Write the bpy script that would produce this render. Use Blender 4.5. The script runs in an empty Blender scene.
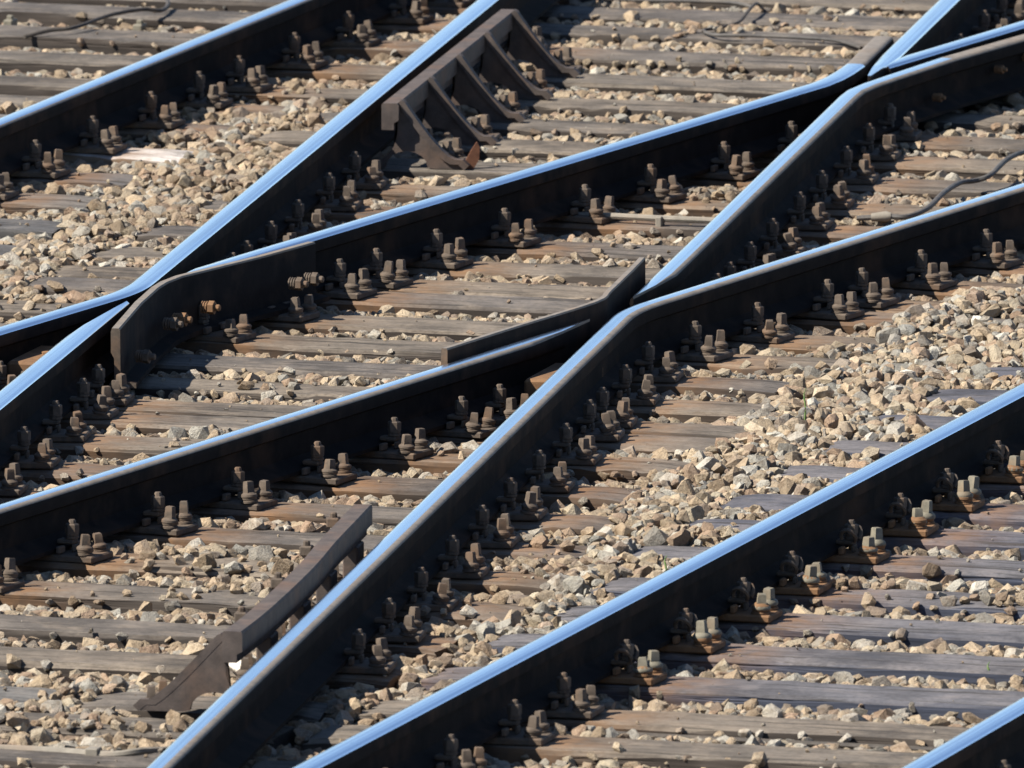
import bpy, bmesh, math, random
import numpy as np
from mathutils import Vector, Matrix

random.seed(7)
RNG = np.random.default_rng(11)
SC = bpy.context.scene
COL = SC.collection
R = math.radians

# ------------------------------------------------------------------ camera, sky, sun, exposure
PITCH, DIST, FPX = 0.146937573, 59.8993322, 20969.9
cam_d = bpy.data.cameras.new('camera')
cam = bpy.data.objects.new('camera', cam_d)
COL.objects.link(cam)
cam_d.sensor_width = 36.0
cam_d.lens = FPX / 1024 * 36
cam_d.clip_start, cam_d.clip_end = 1.0, 2000.0
cam.location = (0, -DIST * math.cos(PITCH), DIST * math.sin(PITCH) + .18)
cam.rotation_euler = (math.pi / 2 - PITCH, 0, 0)
cam_d.dof.use_dof = True
cam_d.dof.focus_distance = DIST + 0.2
cam_d.dof.aperture_fstop = 14.0
SC.camera = cam

SUN_EL, SUN_PSI = R(45.5), R(18)          # light travels towards +x, turned PSI towards +y
world = bpy.data.worlds.new('World')
SC.world = world
world.use_nodes = True
wn = world.node_tree
sky = wn.nodes.new('ShaderNodeTexSky')
sky.sky_type = 'NISHITA'
sky.sun_disc = False
sky.sun_elevation = SUN_EL
sky.sun_rotation = math.atan2(-math.cos(SUN_PSI), -math.sin(SUN_PSI))
sky.air_density, sky.dust_density, sky.ozone_density = 0.72, 0.0, 2.4
wn.nodes['Background'].inputs['Strength'].default_value = 0.084
wn.links.new(sky.outputs[0], wn.nodes['Background'].inputs['Color'])
sun_d = bpy.data.lights.new('sun', 'SUN')
sun_d.energy, sun_d.angle, sun_d.color = 5.0, R(0.5), (1.0, .95, .87)
sun = bpy.data.objects.new('sun', sun_d)
COL.objects.link(sun)
sdir = Vector((math.cos(SUN_PSI) * math.cos(SUN_EL), math.sin(SUN_PSI) * math.cos(SUN_EL), -math.sin(SUN_EL)))
sun.rotation_euler = sdir.to_track_quat('-Z', 'Y').to_euler()
SC.view_settings.view_transform = 'Standard'
SC.view_settings.look = 'None'
SC.view_settings.exposure = 1.1
SC.view_settings.gamma = 1.0

# ------------------------------------------------------------------ layout of the tracks (metres, z = 0 on the sleepers)
AN = R(73.3)
N = np.array([math.cos(AN), math.sin(AN)])       # along the tracks, across the sleepers
U = np.array([N[1], -N[0]])                       # along the sleepers
RAIL_Z = .026                                     # underside of the rail foot


class Line:
    def __init__(self, a, b):
        self.a = np.array(a, float)
        d = np.array(b, float) - self.a
        self.d = d / np.linalg.norm(d)
        self.r = np.array([self.d[1], -self.d[0]])   # to the right-hand (near) side

    def at_y(self, y):
        return self.a + self.d * (y - self.a[1]) / self.d[1]

    def off(self, p):
        return (np.asarray(p) - self.a) @ self.r


S1 = Line((-1.456, -.272), (-.088, 8.55))
S2 = Line((-.765, -5.756), (1.418, 8.55))
H1 = Line((-1.489, 1.092), (1.656, 8.008))
H2 = Line((-1.407, -2.308), (1.563, 4.148))
H3 = Line((-.536, -6.667), (1.461, -.058))
H4 = Line((1.014, -6.667), (1.014 + .302, -5.667))
H0 = Line((-1.598, 5.606), (-.704, 8.55))


def cross(l, m):
    A = np.array([l.d, -m.d]).T
    s = np.linalg.solve(A, m.a - l.a)
    return l.a + l.d * s[0]


X1, X2 = cross(S1, H1), cross(S2, H2)


def project(x, y, z):
    v = np.array([x, y + DIST * math.cos(PITCH), z - DIST * math.sin(PITCH) - .18])
    f = np.array([0, math.cos(PITCH), -math.sin(PITCH)])
    up = np.array([0, math.sin(PITCH), math.cos(PITCH)])
    d = v @ f
    return 512 + FPX * v[0] / d, 384 - FPX * (v @ up) / d


def in_frame(x, y, z, m=0):
    px, py = project(x, y, z)
    return -m < px < 1024 + m and -m < py < 768 + m


# ------------------------------------------------------------------ materials
def new_mat(name):
    m = bpy.data.materials.new(name)
    m.use_nodes = True
    nt = m.node_tree
    return m, nt, nt.nodes, nt.links, nt.nodes['Principled BSDF']


def ramp(nt, stops, fac=None):
    r = nt.nodes.new('ShaderNodeValToRGB')
    els = r.color_ramp.elements
    while len(els) < len(stops):
        els.new(0.5)
    for e, (p, c) in zip(els, stops):
        e.position = p
        e.color = (*c, 1)
    if fac is not None:
        nt.links.new(fac, r.inputs[0])
    return r


def noise(nt, scale, detail=4, vec=None, rough=.6):
    n = nt.nodes.new('ShaderNodeTexNoise')
    n.inputs['Scale'].default_value = scale
    n.inputs['Detail'].default_value = detail
    n.inputs['Roughness'].default_value = rough
    if vec is not None:
        nt.links.new(vec, n.inputs['Vector'])
    return n


def mix(nt, a, b, fac, mode='MIX'):
    m = nt.nodes.new('ShaderNodeMix')
    m.data_type = 'RGBA'
    m.blend_type = mode
    for sock, v in ((m.inputs[0], fac), (m.inputs[6], a), (m.inputs[7], b)):
        if hasattr(v, 'is_linked'):
            nt.links.new(v, sock)
        elif isinstance(v, tuple):
            sock.default_value = (*v, 1)
        else:
            sock.default_value = v
    return m.outputs[2]


def math_n(nt, op, a, b=None):
    m = nt.nodes.new('ShaderNodeMath')
    m.operation = op
    for k, v in enumerate((a, b)):
        if v is None:
            continue
        if hasattr(v, 'is_linked'):
            nt.links.new(v, m.inputs[k])
        else:
            m.inputs[k].default_value = v
    return m.outputs[0]


def bump(nt, height, strength, dist, bsdf):
    b = nt.nodes.new('ShaderNodeBump')
    b.inputs['Strength'].default_value = strength
    b.inputs['Distance'].default_value = dist
    nt.links.new(height, b.inputs['Height'])
    nt.links.new(b.outputs[0], bsdf.inputs['Normal'])


def mapping(nt, vec, scale):
    m = nt.nodes.new('ShaderNodeMapping')
    m.inputs['Scale'].default_value = scale
    nt.links.new(vec, m.inputs['Vector'])
    return m.outputs[0]


def geo_pos(nt):
    return nt.nodes.new('ShaderNodeNewGeometry').outputs['Position']


def obj_rand(nt):
    return nt.nodes.new('ShaderNodeObjectInfo').outputs['Random']


def stone_material():
    m, nt, nodes, links, b = new_mat('crushed_stone')
    at = nodes.new('ShaderNodeAttribute')
    at.attribute_name = 'tone'
    sep = nodes.new('ShaderNodeSeparateColor')
    links.new(at.outputs['Color'], sep.inputs[0])
    base = ramp(nt, [(0, (.30, .24, .165)), (.18, (.40, .305, .20)), (.38, (.40, .34, .245)), (.54, (.33, .23, .155)),
                     (.68, (.235, .225, .195)), (.83, (.37, .345, .285)), (1, (.52, .48, .40))], sep.outputs[0])
    pos = geo_pos(nt)
    n1 = noise(nt, 60, 5, pos, .65)
    n2 = noise(nt, 260, 3, pos)
    fac = math_n(nt, 'MULTIPLY_ADD', n1.outputs[0], 1.5)
    fac.node.inputs[2].default_value = -.25
    c = mix(nt, base.outputs[0], (.19, .13, .085), math_n(nt, 'MULTIPLY', fac, sep.outputs[1]))
    sp = ramp(nt, [(.3, (.72, .72, .72)), (.6, (1.05, 1.05, 1.05))], n2.outputs[0])
    c = mix(nt, c, sp.outputs[0], 1.0, 'MULTIPLY')
    br = nodes.new('ShaderNodeCombineColor')
    for k in range(3):
        links.new(sep.outputs[2], br.inputs[k])
    c = mix(nt, c, br.outputs[0], 1.0, 'MULTIPLY')
    vein = noise(nt, 26, 6, pos, .75)
    vr = ramp(nt, [(.36, (.58, .52, .46)), (.5, (1, 1, 1)), (.68, (1.12, 1.08, 1.0))], vein.outputs[0])
    c = mix(nt, c, vr.outputs[0], .85, 'MULTIPLY')
    links.new(c, b.inputs['Base Color'])
    b.inputs['Roughness'].default_value = .92
    b.inputs['Specular IOR Level'].default_value = .2
    n3 = noise(nt, 130, 5, pos, .7)
    bump(nt, n3.outputs[0], .9, .010, b)
    return m


def wood_material(name, top, dark, side, warm):
    m, nt, nodes, links, b = new_mat(name)
    tc = nodes.new('ShaderNodeTexCoord').outputs['Object']
    rnd = obj_rand(nt)
    add = nodes.new('ShaderNodeVectorMath')
    add.operation = 'ADD'
    cmb = nodes.new('ShaderNodeCombineXYZ')
    for k in range(3):
        links.new(math_n(nt, 'MULTIPLY', rnd, 37.0 + 11 * k), cmb.inputs[k])
    links.new(tc, add.inputs[0])
    links.new(cmb.outputs[0], add.inputs[1])
    v = add.outputs[0]
    g = noise(nt, 1, 6, mapping(nt, v, (3, 90, 60)), .65)           # grain
    g2 = noise(nt, 1, 3, mapping(nt, v, (1.1, 42, 36)), .6)         # checks
    bl = noise(nt, 4.5, 4, v)                                        # blotches
    c = ramp(nt, [(.28, dark), (.5, top), (.75, tuple(min(1, q * 1.25) for q in top))], g.outputs[0]).outputs[0]
    bt = ramp(nt, [(.35, (.5, .48, .46)), (.65, (1.15, 1.12, 1.08))], bl.outputs[0])
    c = mix(nt, c, bt.outputs[0], .8, 'MULTIPLY')
    wt = ramp(nt, [(0, (.74, .74, .78)), (.5, (1, .97, .92)), (1, (1.14, 1.06, .95))], rnd)
    c = mix(nt, c, wt.outputs[0], .9, 'MULTIPLY')
    ol = noise(nt, 2.2, 5, v, .7)                                    # oil and tar
    om = ramp(nt, [(.56, (0, 0, 0)), (.66, (1, 1, 1))], ol.outputs[0])
    c = mix(nt, c, tuple(q * .55 for q in dark), math_n(nt, 'MULTIPLY', om.outputs[0], .6))
    dn = noise(nt, 9, 5, v)                                          # blown dust
    dm = ramp(nt, [(.5, (0, 0, 0)), (.72, (1, 1, 1))], dn.outputs[0])
    c = mix(nt, c, warm, math_n(nt, 'MULTIPLY', dm.outputs[0], .45))
    mo = noise(nt, 130, 3, mapping(nt, v, (.45, 1, 1)), .7)
    mr = ramp(nt, [(.32, (.62, .60, .58)), (.5, (1, 1, 1)), (.7, (1.22, 1.2, 1.17))], mo.outputs[0])
    c = mix(nt, c, mr.outputs[0], .9, 'MULTIPLY')
    crack = ramp(nt, [(.37, (1, 1, 1)), (.42, (0, 0, 0))], g2.outputs[0])
    c = mix(nt, c, (.03, .025, .02), math_n(nt, 'MULTIPLY', crack.outputs[0], .75))
    # flanks: darker side colour on faces that do not point up
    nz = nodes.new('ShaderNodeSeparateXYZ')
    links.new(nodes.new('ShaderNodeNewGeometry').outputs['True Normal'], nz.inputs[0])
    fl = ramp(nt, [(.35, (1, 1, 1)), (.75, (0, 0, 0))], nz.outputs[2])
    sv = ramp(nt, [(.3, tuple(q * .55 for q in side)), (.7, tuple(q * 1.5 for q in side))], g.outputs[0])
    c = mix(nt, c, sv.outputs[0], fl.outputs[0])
    at = nodes.new('ShaderNodeAttribute')
    at.attribute_name = 'rust'
    rn = noise(nt, 14, 5, v)
    rm = math_n(nt, 'MULTIPLY', at.outputs['Fac'], ramp(nt, [(.3, (.2, .2, .2)), (.62, (1, 1, 1))], rn.outputs[0]).outputs[0])
    c = mix(nt, c, (.21, .105, .042), rm)
    links.new(c, b.inputs['Base Color'])
    b.inputs['Roughness'].default_value = .85
    b.inputs['Specular IOR Level'].default_value = .25
    h = math_n(nt, 'ADD', g.outputs[0], math_n(nt, 'MULTIPLY', crack.outputs[0], -1.2))
    bump(nt, h, .7, .004, b)
    return m


def metal_material(name, c1, c2, rust, rust_amt, rough=.75, scale=30, metallic=0.0, spec=.25):
    m, nt, nodes, links, b = new_mat(name)
    pos = geo_pos(nt)
    n1 = noise(nt, scale, 5, pos, .65)
    n2 = noise(nt, scale * .25, 4, pos)
    c = ramp(nt, [(.3, c1), (.7, c2)], n1.outputs[0]).outputs[0]
    rm = ramp(nt, [(.5, (0, 0, 0)), (.72, (1, 1, 1))], n2.outputs[0])
    c = mix(nt, c, rust, math_n(nt, 'MULTIPLY', rm.outputs[0], rust_amt))
    links.new(c, b.inputs['Base Color'])
    b.inputs['Roughness'].default_value = rough
    b.inputs['Metallic'].default_value = metallic
    b.inputs['Specular IOR Level'].default_value = spec
    bump(nt, noise(nt, scale * 8, 4, pos).outputs[0], .35, .002, b)
    return m


def polished_material():
    m, nt, nodes, links, b = new_mat('polished_steel')
    uv = nodes.new('ShaderNodeUVMap').outputs[0]
    st = noise(nt, 1, 4, mapping(nt, uv, (.35, 260, 1)), .6)
    st2 = noise(nt, 1, 3, mapping(nt, uv, (2.5, 45, 1)), .6)
    fine = noise(nt, 420, 3, geo_pos(nt))
    c = ramp(nt, [(.3, (.74, .78, .83)), (.62, (.90, .93, .96))], st.outputs[0])
    band = ramp(nt, [(.36, (.66, .68, .72)), (.5, (1, 1, 1))], noise(nt, 1, 2, mapping(nt, uv, (.25, 58, 1))).outputs[0])
    pit = noise(nt, 1, 5, mapping(nt, uv, (14, 190, 1)), .7)
    pr = ramp(nt, [(.30, (.35, .33, .31)), (.38, (1, 1, 1))], pit.outputs[0])
    cc_ = mix(nt, c.outputs[0], pr.outputs[0], .8, 'MULTIPLY')
    links.new(mix(nt, cc_, band.outputs[0], .7, 'MULTIPLY'), b.inputs['Base Color'])
    b.inputs['Metallic'].default_value = 1.0
    rr = math_n(nt, 'ADD', math_n(nt, 'MULTIPLY', st2.outputs[0], .14), math_n(nt, 'MULTIPLY', fine.outputs[0], .1))
    links.new(math_n(nt, 'ADD', rr, .05), b.inputs['Roughness'])
    bump(nt, st.outputs[0], .12, .0006, b)
    return m


M = {
    'stone': stone_material(),
    'wood': wood_material('weathered_wood', (.142, .126, .108), (.062, .051, .042), (.042, .033, .026), (.20, .155, .11)),
    'dark_wood': wood_material('tarred_wood', (.112, .112, .126), (.066, .067, .078), (.046, .051, .069), (.17, .145, .13)),
    'grey_wood': wood_material('grey_wood', (.12, .118, .115), (.06, .058, .057), (.034, .033, .031), (.17, .145, .12)),
    'pale_wood': wood_material('bleached_wood', (.52, .50, .48), (.22, .20, .18), (.12, .10, .08), (.5, .44, .36)),
    'rail_side': metal_material('rail_steel', (.010, .0085, .008), (.020, .016, .014), (.062, .036, .022), .6, .85, 14, 0.0, .06),
    'rail_top': metal_material('dull_rail_top', (.12, .103, .086), (.20, .172, .143), (.18, .125, .08), .5, .75, 26),
    'polish': polished_material(),
    'cast': metal_material('cast_iron', (.050, .039, .033), (.100, .078, .065), (.125, .066, .036), .5, .75, 22),
    'fitting': metal_material('rusty_fitting', (.060, .045, .033), (.125, .095, .070), (.15, .075, .033), .6, .8, 40),
    'orange': metal_material('orange_rust', (.12, .065, .033), (.21, .115, .055), (.09, .055, .035), .5, .85, 45),
    'new_screw': metal_material('zinc_screw', (.11, .098, .072), (.20, .178, .13), (.16, .10, .055), .7, .7, 45),
    'rust_red': metal_material('red_rust', (.075, .030, .016), (.13, .055, .027), (.14, .06, .03), .5, .8, 40),
    'cable': metal_material('cable_sheath', (.055, .05, .045), (.11, .10, .088), (.16, .13, .10), .5, .6, 30),
    'pipe': metal_material('dusty_pipe', (.16, .14, .11), (.25, .22, .175), (.22, .14, .085), .5, .7, 30),
    'strap': metal_material('dark_strap', (.04, .035, .03), (.09, .075, .06), (.10, .075, .05), .4, .6, 30),
}
gm, gnt, gnodes, glinks, gb = new_mat('ballast_dirt')
gpos = geo_pos(gnt)
gc = ramp(gnt, [(.3, (.10, .078, .055)), (.7, (.24, .19, .135))], noise(gnt, 30, 6, gpos).outputs[0])
glinks.new(gc.outputs[0], gb.inputs['Base Color'])
gb.inputs['Roughness'].default_value = .95
bump(gnt, noise(gnt, 90, 5, gpos).outputs[0], .8, .01, gb)
M['dirt'] = gm
cm, cnt, cnodes, clinks, cb = new_mat('grass_blade')
cc = ramp(cnt, [(.3, (.06, .13, .03)), (.7, (.16, .22, .06))], noise(cnt, 50, 3, geo_pos(cnt)).outputs[0])
clinks.new(cc.outputs[0], cb.inputs['Base Color'])
cb.inputs['Roughness'].default_value = .6
M['grass'] = cm


# ------------------------------------------------------------------ object helpers
def mesh_from(bm, name, mats, smooth=None):
    me = bpy.data.meshes.new(name)
    bmesh.ops.recalc_face_normals(bm, faces=bm.faces[:])
    bm.to_mesh(me)
    bm.free()
    for m in (mats if isinstance(mats, (list, tuple)) else [mats]):
        me.materials.append(m)
    if smooth is not None:
        me.shade_smooth()
        me.set_sharp_from_angle(angle=R(smooth))
    return me


def link(name, me, parent=None, loc=(0, 0, 0), rz=0.0):
    o = bpy.data.objects.new(name, me)
    COL.objects.link(o)
    o.location = loc
    o.rotation_euler = (0, 0, rz)
    if parent is not None:
        o.parent = parent
    return o


def tag(o, label=None, cat=None, group=None, kind=None):
    for k, v in (('label', label), ('category', cat), ('group', group), ('kind', kind)):
        if v:
            o[k] = v
    return o


def empty(name, loc=(0, 0, 0), rz=0.0):
    o = bpy.data.objects.new(name, None)
    o.empty_display_size = .1
    COL.objects.link(o)
    o.location = loc
    o.rotation_euler = (0, 0, rz)
    return o


def copy_tree(src):
    c = src.copy()
    COL.objects.link(c)
    for ch in src.children:
        d = ch.copy()
        COL.objects.link(d)
        d.parent = c
        for g in ch.children:
            e = g.copy()
            COL.objects.link(e)
            e.parent = d
    return c


def box(bm, x0, x1, y0, y1, z0, z1, bev=0.0):
    vs = [bm.verts.new((x, y, z)) for z in (z0, z1) for y in (y0, y1) for x in (x0, x1)]
    fs = [(0, 2, 3, 1), (4, 5, 7, 6), (0, 1, 5, 4), (2, 6, 7, 3), (0, 4, 6, 2), (1, 3, 7, 5)]
    faces = [bm.faces.new([vs[i] for i in f]) for f in fs]
    if bev:
        es = {e for f in faces for e in f.edges}
        bmesh.ops.bevel(bm, geom=list(es), offset=bev, segments=1, affect='EDGES')


def lathe(bm, prof, cx=0, cy=0, z0=0, seg=12, rot=0.0, axis=None):
    """prof: list of (radius, height); closed with caps. axis: optional Matrix."""
    rings = []
    for r, h in prof:
        ring = []
        for k in range(seg):
            a = rot + 2 * math.pi * k / seg
            p = Vector((r * math.cos(a), r * math.sin(a), h))
            p = axis @ p if axis is not None else p + Vector((cx, cy, z0))
            ring.append(bm.verts.new(p))
        rings.append(ring)
    for a, b in zip(rings, rings[1:]):
        for k in range(seg):
            bm.faces.new((a[k], a[(k + 1) % seg], b[(k + 1) % seg], b[k]))
    bm.faces.new(rings[0][::-1])
    bm.faces.new(rings[-1])


def tube(bm, pts, r, seg=8):
    pts = [Vector(p) for p in pts]
    rings = []
    for i, p in enumerate(pts):
        t = (pts[min(i + 1, len(pts) - 1)] - pts[max(i - 1, 0)]).normalized()
        a = t.cross(Vector((0, 0, 1)))
        a = a.normalized() if a.length > 1e-4 else Vector((1, 0, 0))
        b = a.cross(t)
        rr = r[i] if isinstance(r, (list, tuple)) else r
        rings.append([bm.verts.new(p + (a * math.cos(2 * math.pi * k / seg) + b * math.sin(2 * math.pi * k / seg)) * rr)
                      for k in range(seg)])
    for a, b in zip(rings, rings[1:]):
        for k in range(seg):
            bm.faces.new((a[k], a[(k + 1) % seg], b[(k + 1) % seg], b[k]))
    bm.faces.new(rings[0][::-1])
    bm.faces.new(rings[-1])


def spline(pts, n=8):
    P = [Vector(p) for p in pts]
    out = []
    for i in range(len(P) - 1):
        p0, p1, p2, p3 = P[max(i - 1, 0)], P[i], P[i + 1], P[min(i + 2, len(P) - 1)]
        for k in range(n):
            t = k / n
            out.append(.5 * ((2 * p1) + (-p0 + p2) * t + (2 * p0 - 5 * p1 + 4 * p2 - p3) * t * t
                             + (-p0 + 3 * p1 - 3 * p2 + p3) * t ** 3))
    out.append(P[-1])
    return out


def sweep(bm, path, prof, z0, matfn=None, clamp=None, dz=None):
    """Sweep a closed (x, z) outline along a ground path; x to the right-hand side.
    clamp(i) -> (left, right) limits of x; matfn(i, edge) -> material index of a face."""
    path = [np.array(p, float) for p in path]
    uvl = bm.loops.layers.uv.verify()
    n = len(prof)
    rings, dist = [], [0.0]
    cum = [0.0]
    for k in range(1, n + 1):
        cum.append(cum[-1] + math.dist(prof[k - 1], prof[k % n]))
    for i, p in enumerate(path):
        d0 = path[i] - path[i - 1] if i > 0 else path[1] - path[0]
        d1 = path[i + 1] - path[i] if i < len(path) - 1 else d0
        d0, d1 = d0 / np.linalg.norm(d0), d1 / np.linalg.norm(d1)
        t = d0 + d1
        t /= np.linalg.norm(t)
        r = np.array([t[1], -t[0]]) / max(.5, t @ d0)
        if i:
            dist.append(dist[-1] + np.linalg.norm(path[i] - path[i - 1]))
        lo, hi = clamp(i) if clamp else (-9, 9)
        z = z0 + (dz(i) if dz else 0)
        rings.append([bm.verts.new((*(p + r * min(hi, max(lo, x))), z + h)) for x, h in prof])
    for i in range(len(path) - 1):
        for k in range(n):
            a, b = rings[i], rings[i + 1]
            f = bm.faces.new((a[k], a[(k + 1) % n], b[(k + 1) % n], b[k]))
            if matfn:
                f.material_index = matfn(i, k)
            for lp, (ii, kk) in zip(f.loops, ((i, k), (i, k + 1), (i + 1, k + 1), (i + 1, k))):
                lp[uvl].uv = (dist[ii], cum[kk])
    for ring in (rings[0][::-1], rings[-1]):
        try:
            bm.faces.new(ring)
        except ValueError:
            pass


# ------------------------------------------------------------------ sleepers: front edge t, left end, right end, material, width
W = .245
cross_t = [(-7.25, 1), (-6.7, 1), (-6.15, 1), (-5.6, 1), (-5.08, 1), (-4.69, 1), (-4.06, 1), (-3.55, 1), (-2.99, 1), (-2.44, 1), (-1.9, 1),
           (-1.39, 1), (-.87, 1), (-.36, 1), (.09, 1), (.345, 1), (.79, 1), (1.25, 1), (1.71, 1), (2.15, 1), (2.66, 1),
           (2.915, 1), (3.35, 1), (3.84, 1), (4.43, 1), (4.92, 1), (5.48, 1), (6.0, 1), (6.48, 1), (7.0, 1), (7.6, 1),
           (8.18, 1), (8.77, 1), (9.22, 1), (9.75, 1), (10.3, 1), (10.85, 1), (11.4, 1)]


def lerp(x, xs, ys):
    return float(np.interp(x, xs, ys))


SLEEPERS = []   # dict(t, ul, ur, w, mat, fam)
for t, _ in cross_t:
    if t >= 6.9:
        ul, ur = -6.0, 2.6
        mat = 'wood'
    else:
        ul = -2.36 if t < 5.8 else -2.66
        if t < 1.8:
            ul = -3.4
        ur = lerp(t, [-5, -3.3, -2.8, -2.3, -1.2, .5, 1.0, 2.0, 2.6, 3.0, 3.4], [.9, .87, .9, .8, .62, .56, .45, .46, .62, 1.3, 2.5])
        ur += random.uniform(-.03, .03)
        mat = 'wood'
    if t == -4.69:
        SLEEPERS.append(dict(t=t, ul=-3.4, ur=.12, w=W, mat='grey_wood', fam='left'))
        ul = .19
    SLEEPERS.append(dict(t=t, ul=ul, ur=ur, w=W + random.uniform(-.012, .012), mat=mat, fam='cross'))
for t in (2.3, 1.69, 1.24, .69, .17, -.32, -.86, -1.34, -1.84, -2.43, -2.91, -3.46, -4.02, -4.6, -5.05, -5.62, -6.2, -6.75, -7.3):
    SLEEPERS.append(dict(t=t, ul=lerp(t, [-3.4, -2.8, -2.3, -1.7], [.96, .98, .95, .85]) + random.uniform(-.02, .02), ur=4.3,
                         w=W, mat='dark_wood' if t > -4.3 else 'wood', fam='front'))
for t, ur, mat in ((3.3, -2.6, 'grey_wood'), (3.81, -2.62, 'grey_wood'), (4.39, -2.7, 'grey_wood'), (4.9, -2.73, 'grey_wood'), (5.48, -2.74, 'pale_wood'),
                   (6.08, -2.8, 'grey_wood'), (6.58, -2.75, 'wood')):
    SLEEPERS.append(dict(t=t, ul=-6.0, ur=ur, w=W, mat=mat, fam='back'))

# ------------------------------------------------------------------ rails
HEAD = [(-.0335, .112), (-.035, .136), (-.0325, .146), (-.0265, .152), (-.018, .1535), (0, .154), (.018, .1535), (.0265, .152), (.0325, .146),
        (.035, .136), (.0335, .112), (.011, .101), (-.011, .101)]
WEB = [(-.0075, .024), (-.0075, .103), (.0075, .103), (.0075, .024)]
FOOT = [(-.0625, 0), (-.0625, .0105), (-.018, .026), (-.0085, .036), (.0085, .036), (.018, .026), (.0625, .0105), (.0625, 0)]
RAILS = []     # (thing, path) for shadow / stone tests


def dens(path, step=.25):
    out = []
    for a, b in zip(path, path[1:]):
        a, b = np.array(a, float), np.array(b, float)
        k = max(1, int(np.linalg.norm(b - a) / step))
        out += [a + (b - a) * j / k for j in range(k)]
    out.append(np.array(path[-1], float))
    return out


def make_rail(name, label, path, polish=(-.027, .027), taper0=None, taper1=None, dull_from=None, cat='rail'):
    """taper0 / taper1: (length, side) a planed tip at the start / end; side 'l','r' or 'b' is the planed one."""
    path = dens(path)
    dist = np.concatenate([[0], np.cumsum([np.linalg.norm(b - a) for a, b in zip(path, path[1:])])])
    if taper0:
        extra = [path[0] + (path[1] - path[0]) * f for f in (.2, .4, .6, .8)]
        path = [path[0]] + extra + path[1:]
    if taper1:
        extra = [path[-2] + (path[-1] - path[-2]) * f for f in (.2, .4, .6, .8)]
        path = path[:-1] + extra + [path[-1]]
    dist = np.concatenate([[0], np.cumsum([np.linalg.norm(b - a) for a, b in zip(path, path[1:])])])

    def clamp(i):
        lo, hi = -9., 9.
        for tp, dd in ((taper0, dist[i]), (taper1, dist[-1] - dist[i])):
            if tp and dd < tp[0]:
                f = dd / tp[0]
                w = -.024 + .06 * f
                if tp[1] in 'lb':
                    lo = max(lo, -w if tp[1] == 'l' else -(.005 + .03 * f))
                if tp[1] in 'rb':
                    hi = min(hi, w if tp[1] == 'r' else .005 + .03 * f)
        return lo, hi

    inner = {(0.0, .154)} | {(q, .1538) for q in polish if abs(q) < .024} | {(q, .1535) for q in (-.018, .018)}
    prof = HEAD[:4] + sorted(inner) + HEAD[7:]
    prof = [p for k, p in enumerate(prof) if k == 0 or abs(p[0] - prof[k - 1][0]) > 1e-4 or p[1] != prof[k - 1][1]]

    def matfn(i, k):
        a, b = prof[k], prof[(k + 1) % len(prof)]
        if min(a[1], b[1]) < .143:
            return 0
        c = (a[0] + b[0]) / 2
        if polish[0] <= c <= polish[1] and (dull_from is None or not dull_from(path[i])):
            return 1
        return 2

    root = empty(name, (*path[0], 0))
    off = np.array(path[0])
    loc = [p - off for p in path]
    bm = bmesh.new()
    sweep(bm, loc, prof, RAIL_Z, matfn, clamp)
    link('rail_head', mesh_from(bm, 'rail_head', [M['rail_side'], M['polish'], M['rail_top']], 50), root)
    bm = bmesh.new()
    sweep(bm, loc, WEB, RAIL_Z, None, clamp)
    link('rail_web', mesh_from(bm, 'rail_web', M['rail_side'], 30), root)
    bm = bmesh.new()
    sweep(bm, loc, FOOT, RAIL_Z, None, None)
    link('rail_foot', mesh_from(bm, 'rail_foot', M['rail_side'], 30), root)
    tag(root, label, cat)
    RAILS.append(path)
    return root


def knuckle(pa, X, da, pb, db, L=.17):
    a, b = X + da * L, X + db * L
    pts = [pa]
    for k in range(0, 9):
        f = k / 8
        pts.append((1 - f) ** 2 * a + 2 * f * (1 - f) * X + f * f * b)
    return pts + [pb]


YB, YT = -9.5, 13.5
P1 = (-.027, .027)
rail_h0 = make_rail('rail', 'long unbroken rail crossing the top left corner of the photo', [H0.at_y(YB + 9), H0.at_y(YT)], (-.033, .027))
rail_h3 = make_rail('rail', 'widest bright rail rising unbroken from bottom centre to the right edge', [H3.at_y(YB), H3.at_y(6)], (-.033, .033))
rail_h4 = make_rail('rail', 'short piece of rail cutting off the bottom right corner', [H4.at_y(YB), H4.at_y(-1)], (-.033, .033))
k1 = make_rail('knuckle_rail', 'rail from the top edge kinking at the left crossing to run off left',
               knuckle(S1.at_y(YT), X1, S1.d, H1.at_y(-2.2), -H1.d), (-.033, .033))
k2 = make_rail('knuckle_rail', 'long steep rail from bottom left that kinks flatter at the centre crossing',
               knuckle(S2.at_y(YB), X2, -S2.d, H2.at_y(9.5), H2.d), (-.032, .014))
s1low = make_rail('point_rail', 'steep rail from the left edge ending in a point inside the left crossing',
                  [X1 - S1.d * .24, S1.at_y(-6)], (-.033, .030), taper0=(.75, 'r'))
h1 = make_rail('wing_rail', 'shallow upper rail whose dull brown flared end stands by the top right crossing',
               [X1 + H1.d * .22, H1.at_y(6.50), (1.020, 6.65), (1.055, 6.79), (1.092, 6.97), (1.194, 7.647)], (-.033, .033), taper0=(.35, 'l'),
               dull_from=lambda p: p[1] > 6.86)
w2 = [X2 + S2.d * .26, S2.at_y(6.20), (1.085, 6.34), (1.137, 6.50), (1.20, 6.655), (1.388, 7.107), (1.647, 7.647), (2.4, 9.22)]
s2mid = make_rail('wing_rail', 'steep middle rail with grey strip bending into a dull brown wing at top right',
                  w2, (-.031, .018), taper0=(.5, 'r'), dull_from=lambda p: p[1] > 6.70)
h2left = make_rail('point_rail', 'shallow lower rail from the left edge ending in a point at the centre crossing',
                   [H2.at_y(-6.2), X2 - H2.d * .22], (-.031, .016), taper1=(.5, 'r'))
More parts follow.
